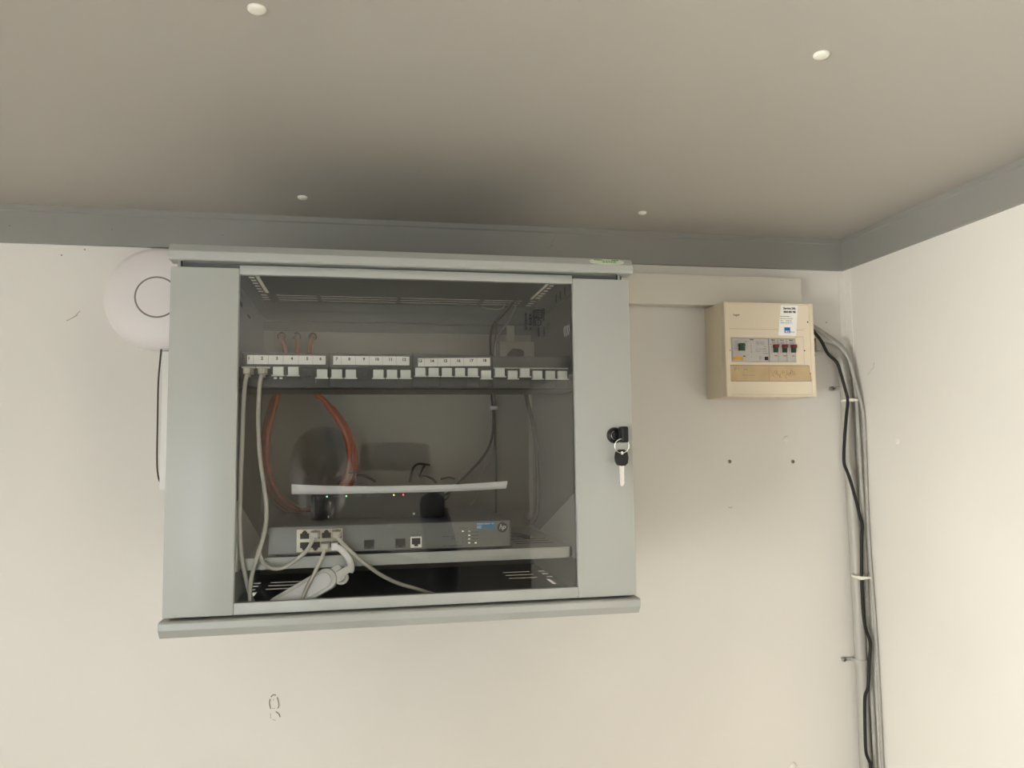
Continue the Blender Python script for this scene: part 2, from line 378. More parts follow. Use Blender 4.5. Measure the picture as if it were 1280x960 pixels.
# rear cross bars (open back between them)
b=nb(); box(b,69.5,533.5,-3,-1,405,456); obj('rear_cross_bar',b,'cab_inner',cab)
b=nb(); box(b,69.5,533.5,-16,-3,421,439,1.5); obj('rear_cross_bar',b,'cab_inner',cab,smooth=True)
b=nb(); box(b,69.5,533.5,-3,-1,-2,404.8); obj('back_panel',b,'back_panel',cab,label='beige grey sheet back panel')
# front bezels: top and bottom profiles
def cap_profile(name,poly,x0,x1,end):
    bm=prism(nb(),poly,'x',x0,x1)
    zs=[p[1] for p in poly]; zc=(max(zs)+min(zs))/2; hz=(max(zs)-min(zs))/2
    o=obj(name,bm,'cab',cab); m=o.modifiers.new('b','BEVEL'); m.width=.0007; m.segments=2; m.limit_method='ANGLE'; m.angle_limit=math.radians(25)
    return o
cap_profile('top_bezel',[(-326,461.5),(-342,461.5),(-345,461),(-353,451),(-353,442),(-351,440),(-326,440)],-1,604,1)
cap_profile('bottom_bezel',[(-326,-22),(-343,-22),(-345,-21.3),(-353,-11.5),(-353,-3.2),(-350.5,-1.2),(-326,-1.2)],-2,602,-1)
bx('front_upper_bar','cab_inner',cab,6,594,-331,-326,432,456); bx('front_lower_bar','cab_inner',cab,6,594,-331,-326,-5,6)
for x in (10,586): obj('hinge_pin',cyl(nb(),(x,-340,432.5),(x,-340,440.5),2.2,12),'cab',cab,smooth=True); obj('hinge_pin',cyl(nb(),(x+3 if x<300 else x-3,-343,433),(x+3 if x<300 else x-3,-343,440),1.0,8),'hole',cab)
# door: two wide steel stiles, slim rails, smoked glass
door=obj('door',box(nb(),82,519,-343,-333,425.5,434.5,.8),'cab',cab,smooth=True)     # upper rail
bx('upper_rail_lip','cab',door,82,519,-340,-333,434.5,437.5)
bx('lower_rail','cab',door,82,519,-343,-333,1.5,15.5,.8)
for x0,x1 in ((0,82.3),(518.8,600)): bx('stile','cab',door,x0,x1,YD,-333,1.2,433.0,3.0)
bx('glass_pane','smoked_glass',door,70,531,-339.5,-336,10,429,label='smoked glass pane')
# printed marks on the glass, upper right
b=nb()
scribble(b,450.5,463,361,388,-339.6,2,5,1.9,.95,True); box(b,463,467,-339.7,-339.6,366,380)
for (cx,cz,r) in ((470.5,382,5.6),):
    tri=[(cx-r,cz-r*.85),(cx+r,cz-r*.85),(cx+r,cz+r),(cx-r,cz+r)]
    for p,q in zip(tri,tri[1:]+tri[:1]): tube(b,[(p[0],-339.7,p[1]),(q[0],-339.7,q[1])],1.2,4,1)
    scribble(b,cx-4,cx+4,cz-4,cz+4,-339.6,3,8,1.2,.95)
for k in range(20):
    a0,a1=2*math.pi*k/20,2*math.pi*(k+1)/20
    tube(b,[(471+4*math.cos(a0),-339.7,371+4*math.sin(a0)),(471+4*math.cos(a1),-339.7,371+4*math.sin(a1))],.7,4,1)
box(b,469.5,472.5,-339.7,-339.6,370,372)
box(b,470,472.4,-339.7,-339.6,352,364.5); scribble(b,476.5,480,374,392,-339.6,1,4,1.9,.95,True); scribble(b,477,480,352,368,-339.6,1,6,1.7,.9,True); scribble(b,481,486,362,373,-339.6,2,9,.35,.6,True)
obj('printed_warning_text',b,'black_ink',door,label='small black print on the glass')
b=nb()
for k in range(4): tube(b,[(508+k*2.4,-339.7,352+k*1.6),(506.6+k*2.4,-339.7,360+k*1.6),(507.5+k*2.4,-339.7,366+k)],.2,4,2)
obj('scratch',b,'pale_grey',door)
# badge on the top bezel (lies on the slanted face)
def on_slant(x,s):   # s 0..1 up the slanted face of the top bezel
    return (x,-353+8*s-.2,451+10*s)
def badge(bmout,pts,h):
    A=[bmout.verts.new(on_slant(x,s)) for x,s in pts]; 
    B=[bmout.verts.new(Vector(on_slant(x,s))+Vector((0,-h,h*.7))) for x,s in pts]
    n=len(pts); fs=[bmout.faces.new(B),bmout.faces.new(A[::-1])]
    for i in range(n): fs.append(bmout.faces.new((A[i],A[(i+1)%n],B[(i+1)%n],B[i])))
    bmesh.ops.recalc_face_normals(bmout,faces=fs)
bd=nb(); badge(bd,[(567+(24.5 if True else 0)*math.copysign(abs(math.cos(a))**.55,math.cos(a)),.46+.40*math.copysign(abs(math.sin(a))**.8,math.sin(a))) for a in [2*math.pi*k/40 for k in range(40)]],.7)
bd=obj('badge',bd,'badge',cab,label='oval green and cream maker badge')
b=nb(); rd=random.Random(12)
x=549
while x<584:
    w_=rd.uniform(1.2,3); 
    if not 560<x<573: badge(b,[(x,.62),(x+w_,.62),(x+w_,.78),(x,.78)],.9)
    x+=w_+.5
x=560
while x<581:
    w_=rd.uniform(1.0,2.2); badge(b,[(x,.22),(x+w_*.6,.22),(x+w_*.6+.5,.66),(x+.5,.66)],.9); x+=w_+.6
obj('lettering',b,'green_ink',bd)
# lock
lk=obj('lock',lathe(nb(),(573.5,YD,216.5),[(11,1),(11,-2.5),(10,-5),(8,-6),(7.6,-4.6),(4.5,-4.6),(4.2,-6.4),(.01,-6.6)],seg=40),'black_gloss',door,smooth=35,label='round black door lock')
b=nb()
for k in range(14):
    a0,a1=math.radians(110+k*10),math.radians(120+k*10); tube(b,[(573.5+6.2*math.cos(a0),-351.2,216.5+6.2*math.sin(a0)),(573.5+6.2*math.cos(a1),-351.2,216.5+6.2*math.sin(a1))],.35,4,1)
obj('lock_rim',b,'steel',lk)

# keys
t=thing('key',(579,-360,214),'black-headed key turned in the cabinet lock','key','keys on the cabinet lock')
obj('key_head',prism(nb(),[(583,-363),(584.5,-361),(584.5,-354),(583,-352)],'z',207,227,1.0) if False else box(nb(),576,585.5,-370,-353,206.5,228,2.6,3),'black',t,smooth=True)
obj('key_blade',box(nb(),579,582,-354,-346,213,221),'chrome',t)
rp=[(576.5+10.0*math.cos(2*math.pi*k/28)+.0,-366-1.5*math.sin(2*math.pi*k/28),202+9.5*math.sin(2*math.pi*k/28)) for k in range(29)]
obj('key_ring',tube(nb(),rp,.65,6,2),'chrome',smooth=True,loc=(577,-366,193),label='thin steel ring joining the two cabinet keys',cat='key ring')
t=thing('key',(578,-362,148),'key hanging below the cabinet lock on a steel ring','key','keys on the cabinet lock')
hd=prism(nb(),[(568.5,181),(571,176.5),(576,175.2),(582,175.6),(585.5,179),(586.5,186),(585.5,193),(581,197.3),(573,197.3),(569,193.5),(567.8,187)],'y',-364.2,-358.2,1.2)
obj('key_head',hd,'black',t,smooth=True)
obj('ring_hole',cyl(nb(),(577.2,-364.6,192.6),(577.2,-364.0,192.6),2.1,14),'label_white',t)
bl=[(573.6,176),(580.2,176),(580.2,168),(579.4,166.5),(580.2,165),(579.6,162),(580.3,160),(579.5,157),(580.2,155),(579.8,151),(578,148.3),(575.6,148.3),(574.2,150.5)]
obj('key_blade',prism(nb(),bl,'y',-362.3,-360.1),'chrome',t)
obj('groove',box(nb(),576,576.7,-362.4,-362.2,152,175),'steel',t)

# ================================================================== PATCH PANEL
pp=thing('patch_bay',(303,-270,281),'dark grey patch panel with numbered white label strips across the rack','patch panel')
YP=-320.0
bx('tray','panel_grey',pp,72,531,-316,-222,281,283)
bx('back_plate','panel_grey',pp,72,531,-316,-312,281,311)
for x0,x1 in ((58,76),(527,545)): bx('mounting_ear','panel_grey',pp,x0,x1,-318,-315,281,325.5,.5)
PX=[92.1,110.3,128.8,147.5,167.0,183.9,202.7,220.7,239.6,256.6,274.4,292.4,312.0,329.8,347.7,365.5,383.0,401.1,420.2,438.1,455.2,472.8,491.1,508.5]
for gi in range(4):
    x0,x1=PX[gi*6]-9.6,PX[gi*6+5]+9.2
    m=obj('port_module',box(nb(),x0,x1,YP+1,-312,284,297,.6),'panel_grey',pp,smooth=True)
    if gi<3: bx('label_holder','panel_grey',m,x0+.6,x1-.6,YP+.6,-313,309.5,328.2,.7)
    else: bx('label_holder','panel_grey',m,x0+.6,x1-.6,-318,-313,309.5,327); bx('holder_lip','breaker_grey',m,x0+1,x1-1,YP-.5,-318,309.6,311.2)
    for k in range(7):
        xx=(x0+.3 if k==0 else x1-.3 if k==6 else (PX[gi*6+k-1]+PX[gi*6+k])/2)
        bx('port_divider','panel_grey',m,xx-.9,xx+.9,YP,-312,284,310)
    bx('module_edge','black',m,x0-1.2,x0-.1,YP-1,-312,283,329)
for gi,(x0,x1,z0,z1,tl) in enumerate(((89.9,188.2,313.2,324.8,0),(198,297.5,313.2,324.9,0),(309,406.8,311.6,322.8,.017))):
    ls=nb(); box(ls,x0,x1,YP-.4,YP+.6,z0,z1)
    if tl:
        for v in ls.verts: v.co.z+=(v.co.x-x0)*tl
    ls=obj('label_strip',ls,'label_white',pp,label='white paper label strip %d to %d'%(gi*6+1,gi*6+6))
    for k in range(6):
        n=gi*6+k+1; px=PX[n-1]; zz=(z0+z1)/2+1.6+(px-x0)*tl
        obj('number',text_bm(str(n),3.9,px-2 if k else px-.2,YP-.4,zz,bold=.22),'black_ink',ls)
        if k<5:
            xx=(px+PX[n])/2-3.5; bx('divider_line','grey_ink',ls,xx-.15,xx+.15,YP-.5,YP-.4,z0+(xx-x0)*tl,z1+(xx-x0)*tl)
# dust shutters / open ports
shut=None
low={6,7,8,10,11,12,18,20,22,23,24}
for i,px in enumerate(PX):
    n=i+1
    if n in (5,9):
        p=bx('port_opening','hole',pp,px-7,px+7,-313.2,-312.5,291,309.5)
        obj('jack_contact',prism(nb(),[(px-4,306),(px+4,306),(px+4,300),(px+2,297),(px,299),(px-2,297),(px-4,300)],'y',-317,-313.2,.6),'dark_grey',p)
    elif n in (1,2):
        bx('port_opening','hole',pp,px-7,px+7,-313.2,-312.5,291,309.5)
        bx('shutter_flap','shutter',pp,px-8.5,px+8.5,YP-5,YP+3,307.8,309.4,.4)
    else:
        z0=-3.0 if n in low else 0
        if shut is None:
            b=nb(); box(b,px-6.8,px+6.8,YP-1.5,-314,299.2,310,.9); shut=obj('port_shutter',b,'shutter',pp,smooth=True); sx=px
            lip=bx('shutter_lip','shutter',shut,px-8.4,px+8.4,YP-4,YP-.5,297.4,299.0,.3)
            if z0: pass
        else:
            s=copy_piece(shut,pp,px-sx,0,z0); l=lip.copy(); COL.objects.link(l); l.parent=s
        if n==3:
            for dx in (-3.5,3.5): bx('latch_tab','shutter',pp,px+dx-2,px+dx+2,YP-2,YP,293.8,296.4,.4)

# ================================================================== patch cables on ports 1 and 2
def patch_cable(name,label,plug,path,r=2.5,cm='beige_cord',group='beige patch cables in the cabinet',flat=1.0,cat='cable'):
    x,y,z,down=plug
    t=thing(name,(path[-1][0],path[-1][1],path[-1][2]),label,cat,group)
    b=nb(); box(b,x-5.8,x+5.8,y-12,y+6,z-4,z+4,.8); obj('plug',b,cm,t,smooth=True)
    if down: bx('latch_tab',cm,t,x-2.6,x+2.6,y-11,y+3,z-8,z-4.2,.4)
    b=nb(); box(b,x-4.2,x+4.2,y-17,y-11,z-4.6,z+3.6,1.2); obj('boot',b,cm,t,smooth=True)
    obj('cord',tube(nb(),path,r,10,7,flat),cm,t,smooth=True)
    return t
patch_cable('patch_cable','beige patch cable hanging from port 1 of the patch panel',(92.3,-319,303.5,True),[(92.3,-329,302),(91.2,-331,296),(89.4,-331,286),(88,-331,262),(87.6,-331,235),(87,-331,200),(86,-331,150),(86.2,-330,100),(90,-326,60),(97,-320,25),(104,-312,4)],2.7)
patch_cable('patch_cable','beige patch cable hanging from port 2 of the patch panel down past the shelf',(110.3,-319,303.5,True),[(110,-329,302),(108.4,-331,294),(106.8,-331,276),(106.2,-331,236),(109.5,-331,190),(115.5,-331,150),(118,-331,122),(115.5,-331,98),(109,-331,74),(103,-331,54),(99.8,-331,34),(99.6,-329,14),(101,-326,2)],2.7)

# ================================================================== SHELF
sh=thing('rack_shelf',(300,-180,51),'light grey metal rack shelf carrying the switch','shelf')
bx('shelf_plate','shelf_grey',sh,84,519,-319,-30,63.5,66)
bx('front_lip','shelf_grey',sh,87,513.5,-321,-319,51.5,66.3,.4)
for x0,x1,e0,e1 in ((82,84,60,82),(519,521,521,543)):
    g_=prism(nb(),[(-331,139),(-331,51.5),(-30,51.5),(-30,67),(-112,67)],'x',x0,x1); br=obj('side_bracket',g_,'shelf_grey',sh)
    bx('mounting_flange','shelf_grey',br,e0,e1,-333,-331,51.5,139)
bx('front_slot','hole',sh,514.5,517.5,-320.5,-319,53,66)
for k in range(3): bx('plate_slot','hole',sh,450,505,-268+k*26,-264+k*26,65.9,66.1)

# ================================================================== NETWORK SWITCH
sw=thing('network_switch',(275,-190,66),'slim grey network switch with round logo on the rack shelf','network switch')
for x in (132,418):
    for y in (-300,-85): obj('rubber_foot',cyl(nb(),(x,y,66),(x,y,69),6,14),'black',sw)
YS=-318.0
bx('chassis','switch_body',sw,118.5,434,-316,-60,68.8,104,.8)
fp=bx('front_panel','switch_face',sw,119.5,431.5,YS,-316,70,103.3,.5)
bx('lower_edge','black',sw,118.5,434,YS-.3,-316,68.4,70)
pb=bx('port_block','port_gold',sw,153.8,211.4,YS-1.2,YS,71.6,100.2,.4)
cells=[153.8+4.4+k*13.6 for k in range(4)]
for r_ in (0,1):
    for k in range(4):
        x0=cells[k]; x1=x0+11.2; z0,z1=(88.2,98.2) if r_==0 else (73.6,84)
        if r_==0: poly=[(x0,z0),(x1,z0),(x1,z1-3),(x1-2.4,z1-3),(x1-2.4,z1-1),(x1-3.8,z1-1),(x1-3.8,z1+.6),(x0+3.8,z1+.6),(x0+3.8,z1-1),(x0+2.4,z1-1),(x0+2.4,z1-3),(x0,z1-3)]
        else: poly=[(x0,z1),(x1,z1),(x1,z0+3),(x1-2.4,z0+3),(x1-2.4,z0+1),(x1-3.8,z0+1),(x1-3.8,z0-.6),(x0+3.8,z0-.6),(x0+3.8,z0+1),(x0+2.4,z0+1),(x0+2.4,z0+3),(x0,z0+3)]
        obj('jack',prism(nb(),poly,'y',YS-1.35,YS-1.1),'hole',pb)
def jack(x0,x1,z0,z1,frame):
    j=bx('port_frame',frame,sw,x0,x1,YS-.8,YS,z0,z1,.3); xm=(x0+x1)/2
    a=1.8 if frame=='label_white' else .8
    obj('jack',prism(nb(),[(x0+a,z1-a),(x1-a,z1-a),(x1-a,z0+a+2.4),(xm+2.4,z0+a+2.4),(xm+2.4,z0+a),(xm-2.4,z0+a),(xm-2.4,z0+a+2.4),(x0+a,z0+a+2.4)],'y',YS-1.0,YS-.75),'hole',j)
jack(238.6,252,72.4,84.2,'hp_dark'); jack(278.8,292.4,72.4,84.8,'dark_grey'); jack(298.6,313.4,72.0,86.3,'label_white')
b=nb(); scribble(b,299,313,87.6,89,YS,1,3,.45,.9); scribble(b,341,350,83,87,YS,1,4,.5,.8); scribble(b,352,359,80,88,YS,4,6,.4,.5)
scribble(b,364,374,94.5,96,YS,1,5,.5,.9); scribble(b,380,390,74,92,YS,4,14,.5,.7); scribble(b,341,372,71.6,73.6,YS,2,15,.3,.9)
for xx in (361,368,372.5):
    for zz in (88.5,82.5,77.5): box(b,xx-.4,xx+.4,YS-.1,YS,zz-.9,zz+.9)
obj('printed_marks',b,'hp_dark',sw)
for x,z,m in ((368,91.3,'led_white'),(376.6,91,'pale_grey'),(376.6,85.7,'led_white'),(376.5,80.8,'led_dim'),(376.5,75.7,'led_white'),(385.2,75.5,'led_lime')):
    bx('status_light',m,sw,x-1.2,x+1.2,YS-.5,YS,z-.7,z+.7)
lb=bx('blue_label','blue_label',sw,385.9,411.8,YS-.2,YS,93.6,102.2)
b=nb(); scribble(b,387,411,98.6,101.8,YS-.2,1,21,.7,.95); scribble(b,387,395.5,94,98.4,YS-.2,2,22,.6,.95); obj('lettering',b,'pale_grey',lb)
hp=obj('logo',prism(nb(),circ(421.6,94.9,6.9,36),'y',YS-.35,YS),'hp_dark',sw,label='round dark logo with two pale letters')
obj('lettering',text_bm('hp',6.6,421.5,YS-.35,95.4,shear=.3,bold=.12),'pale_grey',hp)

# black modem on the switch, paper on the modem
md=thing('modem',(258,-165,104),'small black modem with status lights standing on the network switch','modem')
bx('housing','black',md,166,351.5,-240,-95,105.2,140,1.6)
for x in (178,340): 
    for y in (-228,-108): obj('rubber_foot',cyl(nb(),(x,y,104),(x,y,105.4),5,12),'dark_grey',md)
bx('edge_strip','dark_grey',md,169.5,171,-240.6,-240,110,137)
for k,x in enumerate((187.5,200,214,230,245,256,279.7,293)):
    bx('status_light',{0:'led_green',2:'led_green',6:'led_amber',7:'led_red'}.get(k,'dark_grey'),md,x-(.9 if k in (0,2,6,7) else 4),x+(.9 if k in (0,2,6,7) else 4),-240.7,-240,136.2,137.8)
bx('button','steel',md,189,190.6,-240.7,-240,107.5,110.5); obj('button',cyl(nb(),(308,-240,110),(308,-241,110),1.6,14),'steel',md)
b=nb(); N,Mr=36,22; grid=[]
for i in range(N+1):
    row=[]; u=i/N
    lip=9.4+3.8*max(0,(.42-u)/.42)**1.2+1.0*max(0,(u-.80)/.2)      # height of the curled front edge
    base=140.4+2.6*max(0,(u-.68)/.32)**1.5+1.5*max(0,(.15-u)/.15)
    for j in range(Mr+1):
        if j<8:      # quarter curl standing up along the front edge
            k=1-j/8; y=-246-8*min(1,k*2.2)**.6; z=base+lip*max(0,(k-.2)/.8)**.9+.5*k
        else: y=-246+200*(j-8)/(Mr-8); z=base
        row.append(b.verts.new((141+298*u+(2.5*(1-j/8) if j<8 and u>.97 else 0),y,z)))
    grid.append(row)
for i in range(N):
    for j in range(Mr): b.faces.new((grid[i][j],grid[i+1][j],grid[i+1][j+1],grid[i][j+1]))
bmesh.ops.recalc_face_normals(b,faces=b.faces); bmesh.ops.solidify(b,geom=list(b.faces),thickness=.3); bmesh.ops.recalc_face_normals(b,faces=b.faces)
obj('paper_sheet',b,'paper',loc=(290,-150,140.4),label='white paper sheet lying on top of the black modem',cat='paper')

# cords plugged into the switch
g='patch cables plugged into the network switch'
patch_cable('patch_cable','beige patch cable from the upper second switch port looping left',(177.2,-320,94.2,False),[(177,-336,92),(173.5,-336,85),(168,-336,76),(158,-336,66.5),(148,-335,59.5),(138,-334,55),(128,-332,54),(119,-330,58),(113,-328,64),(108,-326,78)],2.5,group=g)
patch_cable('patch_cable','beige patch cable dropping straight down from a lower switch port',(189.8,-320,79.8,True),[(189.5,-336,77),(188,-336,70),(183,-335,59),(176,-334,44),(168,-333,29),(163,-331.5,16),(160,-330,4)],2.5,group=g)
patch_cable('patch_cable','beige patch cable from the upper fourth switch port sagging right',(204,-320,94.2,False),[(204,-336,92),(208,-336,87),(222,-335,72.5),(238,-334,58),(254,-333,45),(269,-331,35.5),(285,-328,27.5),(304,-320,20),(322,-310,12),(340,-296,4)],2.5,group=g)
# white flat strap cable and the white adapter it ends in
wc=thing('adapter_cable',(215,-325,20),'thick white flat cable from the switch to the white adapter','cable')
b=nb(); box(b,198,206,-337,-319,74.5,83.5,1); obj('plug',b,'white_plastic',wc,smooth=True)
obj('cord',tube(nb(),[(203,-334,79),(208,-335,76.5),(214,-335,71),(219,-334.5,64),(222,-334,56),(222.5,-333,50),(221,-332,46)],4.3,10,7,.45),'white_plastic',wc,smooth=True)
b=nb(); box(b,-10,10,-4,4,-4.5,4.5,.8)
rot=Matrix.Rotation(math.radians(-27),4,'Y')
for v in b.verts: v.co=rot@v.co+Vector((214.5,-331,47.5))
obj('plug',b,'white_plastic',wc,smooth=True)
ad=thing('network_adapter',(175,-322,-2),'white rounded plastic adapter leaning in the cabinet bottom','adapter')
T=Matrix.Translation((172,-318,25))@Matrix.Rotation(math.radians(-29),4,'Y')@Matrix.Rotation(math.radians(-12),4,'X')
def put(name,bm,m,**k):
    for v in bm.verts: v.co=T@v.co
    return obj(name,bm,m,ad,smooth=True,**k)
put('housing',prism(nb(),rrect(-58,36,-14,14,13.5,8),'y',-9,9,3.0),'white_plastic')
put('inset_face',prism(nb(),rrect(-50,29,-9.5,9.5,9,8),'y',-9.8,-8.9,.3),'paper')
b=nb(); pts=rrect(-50,29,-9.5,9.5,9,8)
tube(b,[(p[0],-9.9,p[1]) for p in pts+pts[:1]],.45,5,1); put('inset_outline',b,'pale_grey')
put('collar',prism(nb(),rrect(30,46,-12,9,5,5),'y',-6,6,1.5),'white_plastic')
b=nb(); tube(b,[(40+7*math.cos(a),-4,-9+6*math.sin(a)) for a in [2*math.pi*k/16 for k in range(17)]],2.2,8,2); put('hinge_loop',b,'white_plastic')

# ================================================================== things behind: orange cables, leads, socket
hs=[(99,404.7),(124,405.1),(150.6,402.8)]
for x,z in hs: obj('cable_hole',prism(nb(),circ(x,z,7,20),'y',-3.4,-2.0) if False else prism(nb(),circ(x,min(z-1,396.5),7.0,20),'y',-3.6,-2.9),'hole',cab)
g='orange cables in the cabinet'
def loop(dx,dy,dz=0): 
    return [(112+dx,-62+dy,330),(103+dx,-62+dy,298),(91+dx,-62+dy,262),(82+dx,-62+dy,215+dz),(85+dx,-62+dy,168),(97+dx,-62+dy,135),(120+dx,-62+dy,112),(152,-62+dy,103-dz),(185-dx,-62+dy,118),(208-dx,-62+dy,143),(219-dx,-62+dy,175),(217-dx,-62+dy,210),(203-dx,-62+dy,244),(181-dx,-62+dy,275),(155-dx,-62+dy,298),(130,-62+dy,322)]
for (x,z),(mx,k),lab in zip(hs,((121,0),(131,1),(142,2)),('orange cable entering the wall hole nearest the cabinet side','orange cable entering the middle of the three wall holes','orange cable entering the right hand wall hole of three')):
    z=396.5; p=[(x,-3.4,z),(x,-8,z-2),(x+(mx-x)*.25,-18,z-16),(x+(mx-x)*.6,-30,z-40),(mx,-46,345)]
    p+= [(mx-4+k*2,-55,320)]+[(q[0]+(k-1)*5*(1 if i<7 else -1),q[1]-k*7,q[2]+(k-1)*3) for i,q in enumerate(loop(0,0))][1:-2 if k!=1 else -1]
    obj('orange_cable',tube(nb(),p,4.4,10,6),'orange',smooth=True,loc=(150,-62,100),label=lab,cat='cable',group=g)
obj('cable_tie',tube(nb(),[(219+9*math.cos(a),-69+12*math.sin(a),165) for a in [2*math.pi*k/16 for k in range(17)]],1.2,6,1),'brown_cable',smooth=True,loc=(219,-69,165),label='cable tie around the orange cable loop right side',cat='cable tie')
obj('power_lead',tube(nb(),[(503,-22,470),(494,-40,456),(478,-40,437),(460,-40,418),(453.5,-40,397),(452.8,-40,361),(455,-40,292),(457.3,-40,257),(453,-40,216),(440,-40,188.5),(412,-42,159),(398,-46,147),(380,-60,130),(352,-90,120)],2.3,9),'dark_cable',smooth=True,loc=(400,-60,120),label='dark lead dropping from the cabinet roof to behind the modem',cat='cable')
obj('grey_cable',tube(nb(),[(508,-50,345),(511,-60,294),(516,-60,270),(522,-62,240),(526,-64,205),(528,-66,165),(527.5,-66,126),(525,-66,92),(515,-68,72)],3.6,9),'dark_cable',smooth=True,loc=(515,-66,70),label='thick grey cable curving down along the cabinet right side',cat='cable')
obj('thin_lead',tube(nb(),[(500,-20,470),(497,-22,458),(478,-22,440),(468,-22,425),(463.5,-22,371),(461.5,-22,286),(463.2,-22,230),(464,-22,174),(462.5,-22,110),(461.5,-24,75)],1.5,7),'brown_cable',smooth=True,loc=(462,-22,75),label='thin brown lead hanging straight down behind the rack shelf',cat='cable')
obj('thin_lead',tube(nb(),[(507,-18,470),(502,-20,452),(488,-22,425),(470,-24,400),(464,-26,372),(458,-30,300),(459,-34,250),(456,-36,215),(448,-36,180),(436,-40,158),(424,-50,120),(410,-70,106)],1.8,7),'grey_cable',smooth=True,loc=(440,-40,106),label='thin grey lead hanging beside the dark power lead',cat='cable')
obj('thin_lead',tube(nb(),[(440,-30,449),(455,-30,446),(470,-30,446),(478,-30,449),(481,-30,456),(488,-30,459)],1.2,7),'grey_cable',smooth=True,loc=(460,-30,446),label='short grey lead lying along the cabinet roof rear',cat='cable')
obj('lead_clip',box(nb(),451,464,-45,-35,268,274,1.5),'pale_grey',smooth=True,loc=(457,-40,268),label='small pale clip holding the leads together behind the panel',cat='clip')
def lead(path,r,label,m='black'): obj('modem_lead',tube(nb(),path,r,8),m,smooth=True,loc=path[0],label=label,cat='cable',group='leads behind the modem')
lead([(312,-60,147),(315,-60,160),(319,-60,172),(326,-60,177),(336,-60,176.5),(346,-60,175)],2.0,'black bent lead standing up behind the paper')
lead([(337,-62,175),(333,-62,168),(328,-62,158),(330,-62,156),(337,-62,158),(349,-62,152),(356,-64,145)],2.0,'black zigzag lead beside the bent lead behind the paper')
lead([(196,-60,146),(203,-60,155),(214,-60,160),(228,-60,160.5),(241,-60,158),(257,-60,150)],2.4,'low black lead arching behind the left half of the paper','dark_cable')
lead([(362,-70,152),(374,-72,154),(386,-74,152)],1.8,'tiny black lead lying flat behind the paper')
lead([(352,-100,126),(362,-98,119),(372,-96,124),(374,-96,134)],2.0,'black lead plugged in the modem right side','dark_cable')
lead([(440,-205,69),(455,-200,71),(470,-205,70),(482,-215,67.5)],3.0,'short black lead lying on the shelf beside the switch')
ws=thing('wall_socket',(500,0,320),'cream wall socket box with dark opening behind the patch panel','socket')
bx('socket_box','socket_cream',ws,470,533,-34,-3,322,389,3)
op=nb(); prism(op,[(480,352),(484,367),(494,376),(508,375),(514,371),(512,352)],'y',-34.8,-33.8); obj('plug',op,'black',ws)
obj('lever',tube(nb(),[(517,-35,362),(523,-36,366),(529,-35,359)],2,8),'socket_cream',ws,smooth=True)
t=thing('cable_duct',(494,0,390),'short pale cable duct rising from the wall socket inside the cabinet','cable duct')
bx('duct_base','socket_cream',t,487,502,-5,-3,389.5,404.5); bx('duct_cover','socket_cream',t,487.5,501.5,-14,-5,389.5,420.5,1)
obj('wall_anchor',lathe(nb(),(548-24,-4,82),[(7,4),(7,0),(4,-3),(.01,-3.5)],seg=18),'pale_grey',smooth=True,loc=(524,-4,82),label='pale round anchor low in the cabinet right rear corner',cat='anchor')

# ================================================================== trunking to the fuse box
t=thing('cable_trunking',(830,0,462),'wide cream cable trunking running from the cabinet to the fuse box','cable trunking')
bx('trunking_base','duct_cream',t,597,1057.5,-4,0,463.5,518)
bx('trunking_cover','duct_cream',t,597,1058.5,-30,-4,462.5,519,1.6)

# ================================================================== FUSE BOX
fb=thing('fuse_box',(960,-40,288),'cream plastic fuse box with switches beside the room corner','fuse box')
YF=-79.0
body=nb(); box(body,872,1048,-66,0,288,460,1.2); obj('back_box',body,'cream',fb,smooth=True)
X0,X1,Z0,Z1=872.4,1048.2,288,459
CX0,CX1,CZ0,CZ1=884.4,1011,350.8,394.8
fc=nb()   # front cover with the breaker window
box(fc,X0,CX0,YF,-66,Z0,Z1); box(fc,CX1,X1,YF,-66,Z0,Z1); box(fc,CX0,CX1,YF,-66,Z0,CZ0); box(fc,CX0,CX1,YF,-66,CZ1,Z1)
bmesh.ops.remove_doubles(fc,verts=fc.verts,dist=.01)
fc=obj('front_cover',fc,'cream',fb)
for x0,x1,z0,z1 in ((X0,880.5,Z0,Z1),(1041,X1,Z0,Z1),(880.5,1041,Z0,291.5),(880.5,1041,456.5,Z1)): bx('cover_rim','cream',fc,x0,x1,YF-2.2,YF,z0,z1,.8)
bx('cover_seam','brown_ink',fc,882,1030,YF-.15,YF,410.6,411.0)
for q in ((1011,1027.5,397.6,398.1),(1027,1027.5,347.8,398.1),(1011,1011.4,394.8,398.1)): bx('blank_seam','brown_ink',fc,q[0],q[1],YF-.12,YF,q[2],q[3])
bx('blank_plate','cream',fc,1011.2,1027,YF-.6,YF,349.2,397.6,.3)
for x,z,r in ((1038,425.7,1.5),(1038.4,330.4,1.4),(882.4,371.5,.9)): obj('cover_hole',lathe(nb(),(x,YF,z),[(r,0),(r,-.15),(.01,-.15)],seg=14),'hole',fc)
s_=obj('cover_screw',lathe(nb(),(1028.4,YF,372.5),[(2.6,0),(2.6,-.6),(1.4,-1),(.01,-1)],seg=16),'cream',fb,smooth=True)
b=nb(); box(b,1026.6,1030.2,YF-1.15,YF-1,372,373); box(b,1027.9,1028.9,YF-1.15,YF-1,370.8,374.2); obj('cross_slot',b,'hole',s_)
obj('maker_name',text_bm('hager',4.2,897,YF,436.3,shear=.15,bold=.12),'grey_ink',fb)
